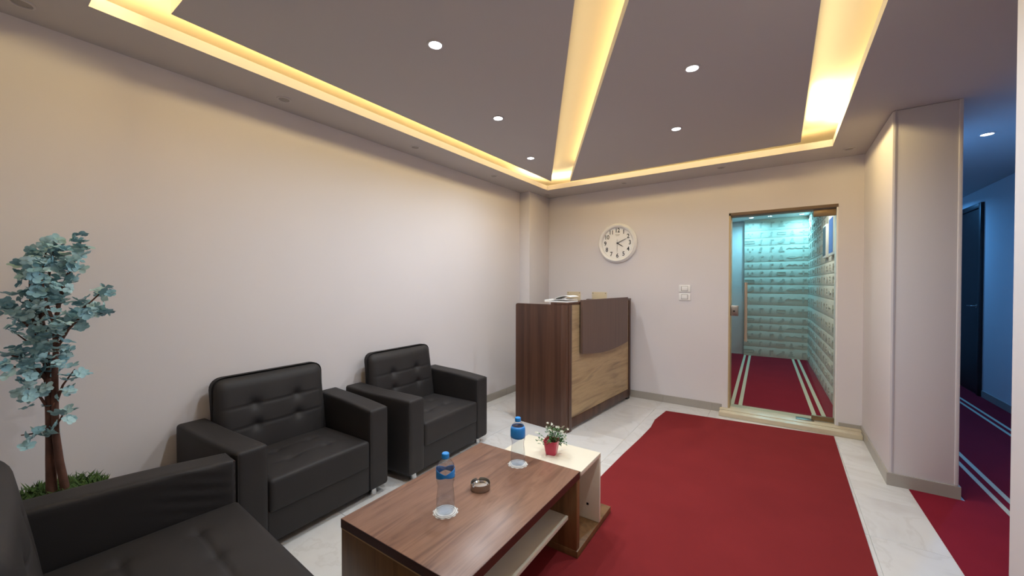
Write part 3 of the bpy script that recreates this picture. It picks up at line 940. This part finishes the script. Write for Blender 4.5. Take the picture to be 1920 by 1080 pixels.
box('base_plate', -hx_ + 0.02, hx_ + 0.006, y1_ - 0.038, y1_ + 0.43, 0.0065, 0.04, SIDEWOOD, ct, bev=0.001)
box('shelf', -hx_ + 0.03, hx_ - 0.045, y0_ + 0.036, y1_ - 0.036, 0.182, 0.2, CREAM, ct, bev=0.001)
cs = box('cream_side_top', -0.145, hx_ + 0.008, y1_ + 0.001, y1_ + 0.262, 0.398, 0.4195, CREAM, ct, bev=0.001)
cp = box('cream_upright', -0.145, hx_ + 0.008, y1_ + 0.243, y1_ + 0.262, 0.0405, 0.398, CREAM, ct, bev=0.001)
box('dowel_hole', hx_ - 0.066, hx_ - 0.054, y1_ + 0.2415, y1_ + 0.2435, 0.118, 0.130, BLACK, cp)

# ------------------------------------------------------------------ things on the table
ZTAB = 0.4203
def coaster(x, y, label):
    e = empty('coaster', (x, y, ZTAB))
    tag(e, label, 'coaster', 'paper coasters under the bottles')
    v, f = [], []
    n = 72
    prof = [(0.0, 0.002), (0.034, 0.002), (0.0355, 0.0032), (0.037, 0.002), (0.042, 0.002), (0.044, 0.0036), (0.046, 0.002), (1.0, 0.0006)]
    for i, (r, z) in enumerate(prof):
        for k in range(n):
            a = 2 * math.pi * k / n
            rr = r if r < 0.9 else 0.0505 + 0.0018 * math.cos(12 * a)
            v.append((rr * math.cos(a), rr * math.sin(a), z))
    for i in range(len(prof) - 1):
        for k in range(n):
            q = (k + 1) % n
            f.append((i * n + k, i * n + q, (i + 1) * n + q, (i + 1) * n + k))
    bz = len(v)
    for k in range(n):
        v.append((v[(len(prof) - 1) * n + k][0], v[(len(prof) - 1) * n + k][1], 0))
    for k in range(n):
        q = (k + 1) % n
        f.append(((len(prof) - 1) * n + k, (len(prof) - 1) * n + q, bz + q, bz + k))
    f.append(tuple(bz + k for k in range(n))[::-1])
    me = mesh_obj('paper_disc', v, f, PAPER, e, smooth=True, auto=30)
    for r in (0.0395, 0.0478):
        lathe('dark_ring', [(r - 0.0007, 0.0018), (r + 0.0007, 0.0018), (r + 0.0007, 0.0028), (r - 0.0007, 0.0028)], GREYP, e, n=48, close=True)
    return e

BPROF = [(0.0, 0.004), (0.022, 0.002), (0.029, 0.003), (0.032, 0.010), (0.0325, 0.045), (0.0315, 0.050), (0.0325, 0.054), (0.0300, 0.080), (0.0278, 0.105), (0.0295, 0.122), (0.0325, 0.130),
         (0.0318, 0.135), (0.0328, 0.140), (0.0328, 0.178), (0.0305, 0.192), (0.0235, 0.206), (0.0155, 0.214), (0.0135, 0.218), (0.0135, 0.224)]
BPROF = [(r * (1.14 if z < 0.205 else 1.06), z) for r, z in BPROF]
def brad(z):
    for (r0, z0), (r1, z1) in zip(BPROF[2:], BPROF[3:]):
        if z0 <= z <= z1:
            return r0 + (r1 - r0) * (z - z0) / max(1e-6, z1 - z0)
    return 0.03
def bottle(x, y, rz, label, band):
    e = empty('water_bottle', (x, y, ZTAB + 0.0022), rz)
    tag(e, label, 'bottle', 'water bottles on the coffee table')
    lathe('bottle_body', BPROF, PET, e, n=32, auto=80)
    wp = [(0.0, 0.006)] + [(r - 0.0014, z + 0.001) for r, z in BPROF[2:15] if z < 0.19] + [(brad(0.19) - 0.0014, 0.19), (0.0, 0.19)]
    lathe('water', wp, WATER, e, n=28, auto=80)
    lathe('screw_cap', [(0.0, 0.2395), (0.0125, 0.2395), (0.0150, 0.237), (0.0155, 0.222), (0.0150, 0.2195), (0.0, 0.2195)], CAPB, e, n=28)
    # the printed film sleeve follows the bottle
    v, f = [], []
    n, mrows = 64, 6
    for k in range(n + 1):
        a = 2 * math.pi * k / n
        lo, hi = band(a)
        for j in range(mrows + 1):
            z = lo + (hi - lo) * j / mrows
            r = brad(z) + 0.0007
            v.append((r * math.cos(a), r * math.sin(a), z))
    for k in range(n):
        for j in range(mrows):
            b = k * (mrows + 1) + j
            f.append((b, b + mrows + 1, b + mrows + 2, b + 1))
    lb = mesh_obj('label', v, f, LABELB, e, smooth=True)
    sm = lb.modifiers.new('thickness', 'SOLIDIFY')
    sm.thickness = 0.0004
    # pale swoosh printed on the film
    v, f = [], []
    for k in range(13):
        a = 1.15 + 0.75 * k / 12
        zc = 0.163 - 0.008 * math.sin(k / 12 * math.pi)
        h = 0.0045 * math.sin(math.pi * (k + 0.5) / 13)
        for z in (zc - h, zc + h):
            r = brad(z) + 0.0016
            v.append((r * math.cos(a), r * math.sin(a), z))
    f = [(2 * k, 2 * k + 2, 2 * k + 3, 2 * k + 1) for k in range(12)]
    mesh_obj('label_print', v, f, LABELW, lb, smooth=True)
    return e
def bow(a):
    s = abs(math.sin(a))
    return (0.142 + 0.010 * (1 - s), 0.180 - 0.016 * (1 - s))
def full_(a):
    return (0.142 - 0.004 * math.cos(a), 0.197)
# bottle faces turn their narrow side to the camera: angle of the camera seen from the bottle
def face(x, y):
    return math.atan2(-y, -x)
coaster(-1.115, 1.137, 'white paper coaster under the nearer water bottle')
coaster(-1.106, 1.653, 'white paper coaster under the bottle beside the pink pot')
bottle(-1.115, 1.137, face(-1.115, 1.137), 'nearer clear water bottle with blue cap and narrow blue band', bow)
bottle(-1.106, 1.653, face(-1.106, 1.653) + 0.4, 'farther clear water bottle with blue cap and broad blue label', full_)

at = empty('ashtray', (-1.113, 1.358, ZTAB), R(20))
tag(at, 'round steel ashtray on the coffee table between the bottles', 'ashtray')
v, f = [], []
n = 48
prof = [(0.041, 0.0), (0.0445, 0.002), (0.0445, 0.03), (0.0430, 0.03), (0.0425, 0.012), (0.0, 0.012)]
for i, (r, z) in enumerate(prof):
    for k in range(n):
        a = 2 * math.pi * k / n
        zz = z
        if i in (2, 3) and (k % 16) in (0, 1):
            zz = z - 0.010
        v.append((r * math.cos(a), r * math.sin(a), zz))
for i in range(len(prof) - 1):
    for k in range(n):
        q = (k + 1) % n
        if prof[i + 1][0] == 0:
            f.append((i * n + k, i * n + q, (i + 1) * n))
        else:
            f.append((i * n + k, i * n + q, (i + 1) * n + q, (i + 1) * n + k))
f.append(tuple(range(n))[::-1])
v2 = v
me_o = mesh_obj('tray_wall', v2, f, STEEL, at, smooth=True, auto=40)
lathe('tray_insert', [(0.0, 0.0125), (0.018, 0.013), (0.030, 0.0145), (0.036, 0.019), (0.0385, 0.019), (0.0405, 0.0125), (0, 0.0123)], CHROME, at, n=32, auto=25)

# small potted plant
pl = empty('potted_flower', (-1.024, 1.862, ZTAB), R(12))
tag(pl, 'small pink pot of white flowers on the cream table end', 'plant')
def frustum(name, h0, h1, z0, z1, m, parent, bev):
    pts = []
    def sq(h):
        c = h * 0.22
        return [(h - c, -h), (h, -h + c), (h, h - c), (h - c, h), (-h + c, h), (-h, h - c), (-h, -h + c), (-h + c, -h)]
    levels = [(h0, z0), (h1, z1), (h1 - 0.004, z1), (h1 - 0.006, z1 - 0.012)]
    v, f = [], []
    for h, z in levels:
        v += [(a, b, z) for a, b in sq(h)]
    for i in range(len(levels) - 1):
        for k in range(8):
            q = (k + 1) % 8
            f.append((i * 8 + k, i * 8 + q, (i + 1) * 8 + q, (i + 1) * 8 + k))
    f.append(tuple(range(8))[::-1])
    f.append(tuple(len(v) - 8 + k for k in range(8)))
    return mesh_obj(name, v, f, m, parent)
frustum('pot', 0.026, 0.039, 0.0, 0.076, PINK, pl, 0)
rnd = random.Random(5)
v, f = [], []
tips = []
for k in range(30):
    a, t = rnd.uniform(0, 6.28), rnd.uniform(0.1, 1.0)
    L = rnd.uniform(0.05, 0.1)
    d = Vector((math.cos(a) * t * 0.8, math.sin(a) * t * 0.8, 1.15 - 0.75 * t)).normalized()
    p0 = Vector((math.cos(a) * 0.018 * t, math.sin(a) * 0.018 * t, 0.062))
    p1 = p0 + d * L * 0.6 + Vector((0, 0, 0.004))
    p2 = p0 + d * L + Vector((math.cos(a), math.sin(a), 0)) * 0.012 * t
    tips.append(p2)
    vv, ff = tube_vf([p0, p1, p2], [0.0012, 0.001, 0.0007], 4, len(v))
    v += vv
    f += ff
mesh_obj('stems', v, f, LEAF, pl)['kind'] = 'stuff'
v, f = [], []
for k in range(260):
    p = tips[k % 30] * rnd.uniform(0.55, 0.98)
    p = Vector((p.x * 1.05, p.y * 1.05, 0.066 + (tips[k % 30].z - 0.066) * rnd.uniform(0.1, 0.95)))
    d = Vector((rnd.gauss(0, 1), rnd.gauss(0, 1), rnd.gauss(0.3, 0.6))).normalized()
    s = d.cross(Vector((0, 0, 1))).normalized() * 0.0045
    L = rnd.uniform(0.012, 0.02)
    b = len(v)
    nrm = s.cross(d).normalized() * 0.0012
    v += [p, p + d * L * .5 + s, p + d * L, p + d * L * .5 - s, p + d * L * .5 + nrm]
    f += [(b, b + 1, b + 4), (b + 1, b + 2, b + 4), (b + 2, b + 3, b + 4), (b + 3, b, b + 4)]
mesh_obj('foliage', v, f, LEAF, pl)['kind'] = 'stuff'
# one five-petalled bloom, repeated
v, f = [(0, 0, 0.001)], []
for q in range(5):
    a = 2 * math.pi * q / 5
    b = len(v)
    for (r, w, z) in [(0.004, -0.45, 0.002), (0.0075, 0.0, 0.0015), (0.004, 0.45, 0.002)]:
        v.append((r * math.cos(a + w), r * math.sin(a + w), z))
    f.append((0, b, b + 1, b + 2))
bm_me = bpy.data.meshes.new('bloom')
bm_me.from_pydata(v, [], f)
bm_me.materials.append(PETALW)
for k in range(48):
    p = tips[k % 30] + Vector((rnd.gauss(0, .003), rnd.gauss(0, .003), rnd.uniform(0, .006)))
    inst(bm_me, 'bloom', pl, tuple(p), (rnd.uniform(-1, 1), rnd.uniform(-1, 1), rnd.uniform(0, 6)), (1.25,) * 3)

# ------------------------------------------------------------------ artificial blossom tree in the corner
tr = empty('blossom_tree', (-2.5, 0.24, 0))
tag(tr, 'artificial tree with pale teal blossoms in the corner behind the sofa', 'tree')
lathe('planter', [(0.0, 0.0), (0.09, 0.0), (0.10, 0.02), (0.128, 0.42), (0.134, 0.44), (0.134, 0.455), (0.126, 0.455), (0.122, 0.445), (0.0, 0.445)], POTC, tr, n=32)
rnd = random.Random(11)
v, f = [], []
for k in range(1600):
    a, r = rnd.uniform(0, 6.283), 0.15 * math.sqrt(rnd.random())
    p = Vector((r * math.cos(a), r * math.sin(a), 0.445 + rnd.uniform(0, 0.03)))
    d = Vector((rnd.gauss(0, 1), rnd.gauss(0, 1), rnd.uniform(0.1, 1.3))).normalized()
    s = d.cross(Vector((0.2, 0.1, 1))).normalized() * 0.005
    L = rnd.uniform(0.02, 0.045)
    b = len(v)
    v += [p - s, p + s, p + d * L]
    f.append((b, b + 1, b + 2))
mesh_obj('moss', v, f, MOSS, tr)['kind'] = 'stuff'
# branches as runs of (x, y, z) points in metres from the foot of the tree, with the radius at both ends
BR = [
    ('trunk', [(0.0, -0.009, 0.471), (0.0, -0.011, 0.617), (0.01, -0.012, 0.754), (0.01, -0.014, 0.887), (0.0, -0.018, 0.998), (-0.02, -0.019, 1.107), (-0.04, -0.027, 1.196), (-0.05, -0.027, 1.262), (-0.06, -0.032, 1.396), (-0.06, -0.034, 1.49)], 0.017, 0.005),
    ('trunk', [(0.02, 0.026, 0.484), (0.03, 0.011, 0.599), (0.03, 0.0, 0.732), (0.03, 0.0, 0.887), (0.04, -0.0, 1.0), (0.05, 0.003, 1.088), (0.05, 0.0, 1.159), (0.06, 0.01, 1.264), (0.06, 0.028, 1.352), (0.05, 0.049, 1.424), (0.05, 0.066, 1.488), (0.05, 0.076, 1.543)], 0.014, 0.004),
    ('branch', [(0.05, 0.001, 1.111), (0.07, 0.03, 1.186), (0.08, 0.066, 1.235), (0.09, 0.093, 1.266), (0.1, 0.147, 1.338)], 0.007, 0.002),
    ('branch', [(0.05, 0.002, 1.077), (0.09, 0.032, 1.159), (0.12, 0.064, 1.211), (0.13, 0.098, 1.218), (0.14, 0.131, 1.225)], 0.006, 0.002),
    ('branch', [(-0.02, -0.018, 1.085), (-0.02, -0.051, 1.155), (-0.03, -0.085, 1.209), (-0.04, -0.116, 1.258)], 0.007, 0.002),
    ('branch', [(0.0, -0.015, 0.942), (0.04, -0.059, 1.032), (0.06, -0.1, 1.024), (0.07, -0.134, 1.042)], 0.007, 0.002),
    ('branch', [(0.0, -0.013, 0.93), (-0.03, -0.061, 1.041), (-0.05, -0.1, 1.054), (-0.06, -0.113, 1.068)], 0.006, 0.002),
    ('branch', [(0.03, -0.0, 0.843), (0.06, 0.019, 0.928), (0.08, 0.05, 0.991)], 0.006, 0.002),
    ('branch', [(0.01, -0.012, 0.749), (0.04, -0.048, 0.745), (0.06, -0.09, 0.754)], 0.005, 0.002),
    ('branch', [(0.01, -0.013, 0.821), (0.03, -0.043, 0.898), (0.05, -0.081, 0.948)], 0.006, 0.002),
    ('branch', [(0.03, -0.002, 0.755), (0.06, 0.011, 0.788), (0.07, 0.026, 0.835)], 0.005, 0.002),
    ('branch', [(-0.02, -0.019, 1.096), (-0.05, -0.054, 1.219), (-0.06, -0.055, 1.352), (-0.06, -0.048, 1.485)], 0.007, 0.002),
    ('branch', [(-0.04, -0.025, 1.196), (0.02, -0.017, 1.33), (0.03, -0.005, 1.44), (0.03, 0.007, 1.515)], 0.007, 0.002),
    ('branch', [(-0.04, -0.024, 1.218), (0.03, -0.045, 1.33), (0.05, -0.027, 1.438), (0.05, -0.015, 1.508)], 0.006, 0.002),
    ('branch', [(0.05, 0.0, 1.176), (0.09, -0.024, 1.266), (0.1, -0.035, 1.352), (0.1, -0.055, 1.435)], 0.006, 0.002),
    ('branch', [(0.04, 0.001, 0.999), (0.0, 0.026, 1.035), (-0.02, 0.035, 1.066)], 0.005, 0.002),
    ('branch', [(-0.03, -0.028, 1.107), (0.0, -0.069, 1.115), (0.02, -0.097, 1.152)], 0.005, 0.002),
]
def petal_mesh(seed, m):
    rr = random.Random(seed)
    v, f = [], []
    for q in range(5):
        a = 2 * math.pi * q / 5 + rr.uniform(-.25, .25)
        lift = rr.uniform(0.0, 0.6)
        L = rr.uniform(0.022, 0.029)
        wd = rr.uniform(0.010, 0.0135)
        ca, sa = math.cos(a), math.sin(a)
        b = len(v)
        rows = [(0.002, 0.003), (0.35, 0.8), (0.72, 1.0), (1.0, 0.45)]
        for (t, w) in rows:
            z = lift * L * t * t + 0.003 * math.sin(t * 5 + q)
            for u in (-1, 0, 1):
                x, y = L * t, wd * w * u
                zz = z + (0.004 * u * u * w if t < 0.9 else -0.002)
                v.append((x * ca - y * sa, x * sa + y * ca, zz))
        for i in range(3):
            for j in range(2):
                k = b + i * 3 + j
                f.append((k, k + 3, k + 4, k + 1))
    me = bpy.data.meshes.new('blossom')
    me.from_pydata(v, [], f)
    me.materials.append(m)
    for p in me.polygons:
        p.use_smooth = True
    return me
PM = [petal_mesh(i, TEAL[i % 3]) for i in range(6)]
BLOOMS = []
# crown outline: blossoms crowd along the upper reaches of every branch
for bi, (nm, pts, r0, r1) in enumerate(BR):
    P = [Vector(p) for p in pts]
    n = len(P)
    tube(nm, P, [r0 + (r1 - r0) * (i / (n - 1)) ** 0.8 for i in range(n)], BARK, tr, 8)
    s0 = 0.36 if nm == 'trunk' else 0.22
    seglen = sum((P[i + 1] - P[i]).length for i in range(n - 1))
    cnt = int(seglen * (1 - s0) / 0.0092)
    for k in range(cnt):
        t = s0 + (1 - s0) * (k + rnd.random()) / cnt
        tt = t * (n - 1)
        i = min(int(tt), n - 2)
        p = P[i].lerp(P[i + 1], tt - i)
        if nm == 'trunk' and p.z > 1.6:
            continue
        spread = 0.026 if t < 0.92 else 0.010
        p = p + Vector((rnd.gauss(0.012, spread), rnd.gauss(0, spread * 0.8), rnd.gauss(0, spread * 0.7)))
        rot = (rnd.gauss(0, 0.5) + 0.25, rnd.gauss(0.5, 0.5), rnd.uniform(0, 6.28))
        s = rnd.uniform(0.7, 1.05)
        BLOOMS.append((PM[rnd.randrange(6)], p, rot, s))
# the 290 blossoms nearest the room are single parts, the ones behind them one dense part
BLOOMS.sort(key=lambda b: -(b[1].x * 0.85 + b[1].y * -0.1))
for (me, p, rot, k) in BLOOMS[:290]:
    inst(me, 'blossom', tr, tuple(p), rot, (k, k, k))
from mathutils import Euler
v, f, mi = [], [], []
for (me, p, rot, k) in BLOOMS[290:]:
    M = Matrix.Translation(p) @ Euler(rot).to_matrix().to_4x4() @ Matrix.Scale(k, 4)
    b = len(v)
    v += [M @ q.co for q in me.vertices]
    f += [tuple(b + i for i in q.vertices) for q in me.polygons]
    mi += [TEAL.index(me.materials[0])] * len(me.polygons)
me = bpy.data.meshes.new('blossom_mass')
me.from_pydata([tuple(q) for q in v], [], f)
for m in TEAL:
    me.materials.append(m)
for q, i in zip(me.polygons, mi):
    q.material_index = i
    q.use_smooth = True
inst(me, 'blossom_mass', tr)['kind'] = 'stuff'
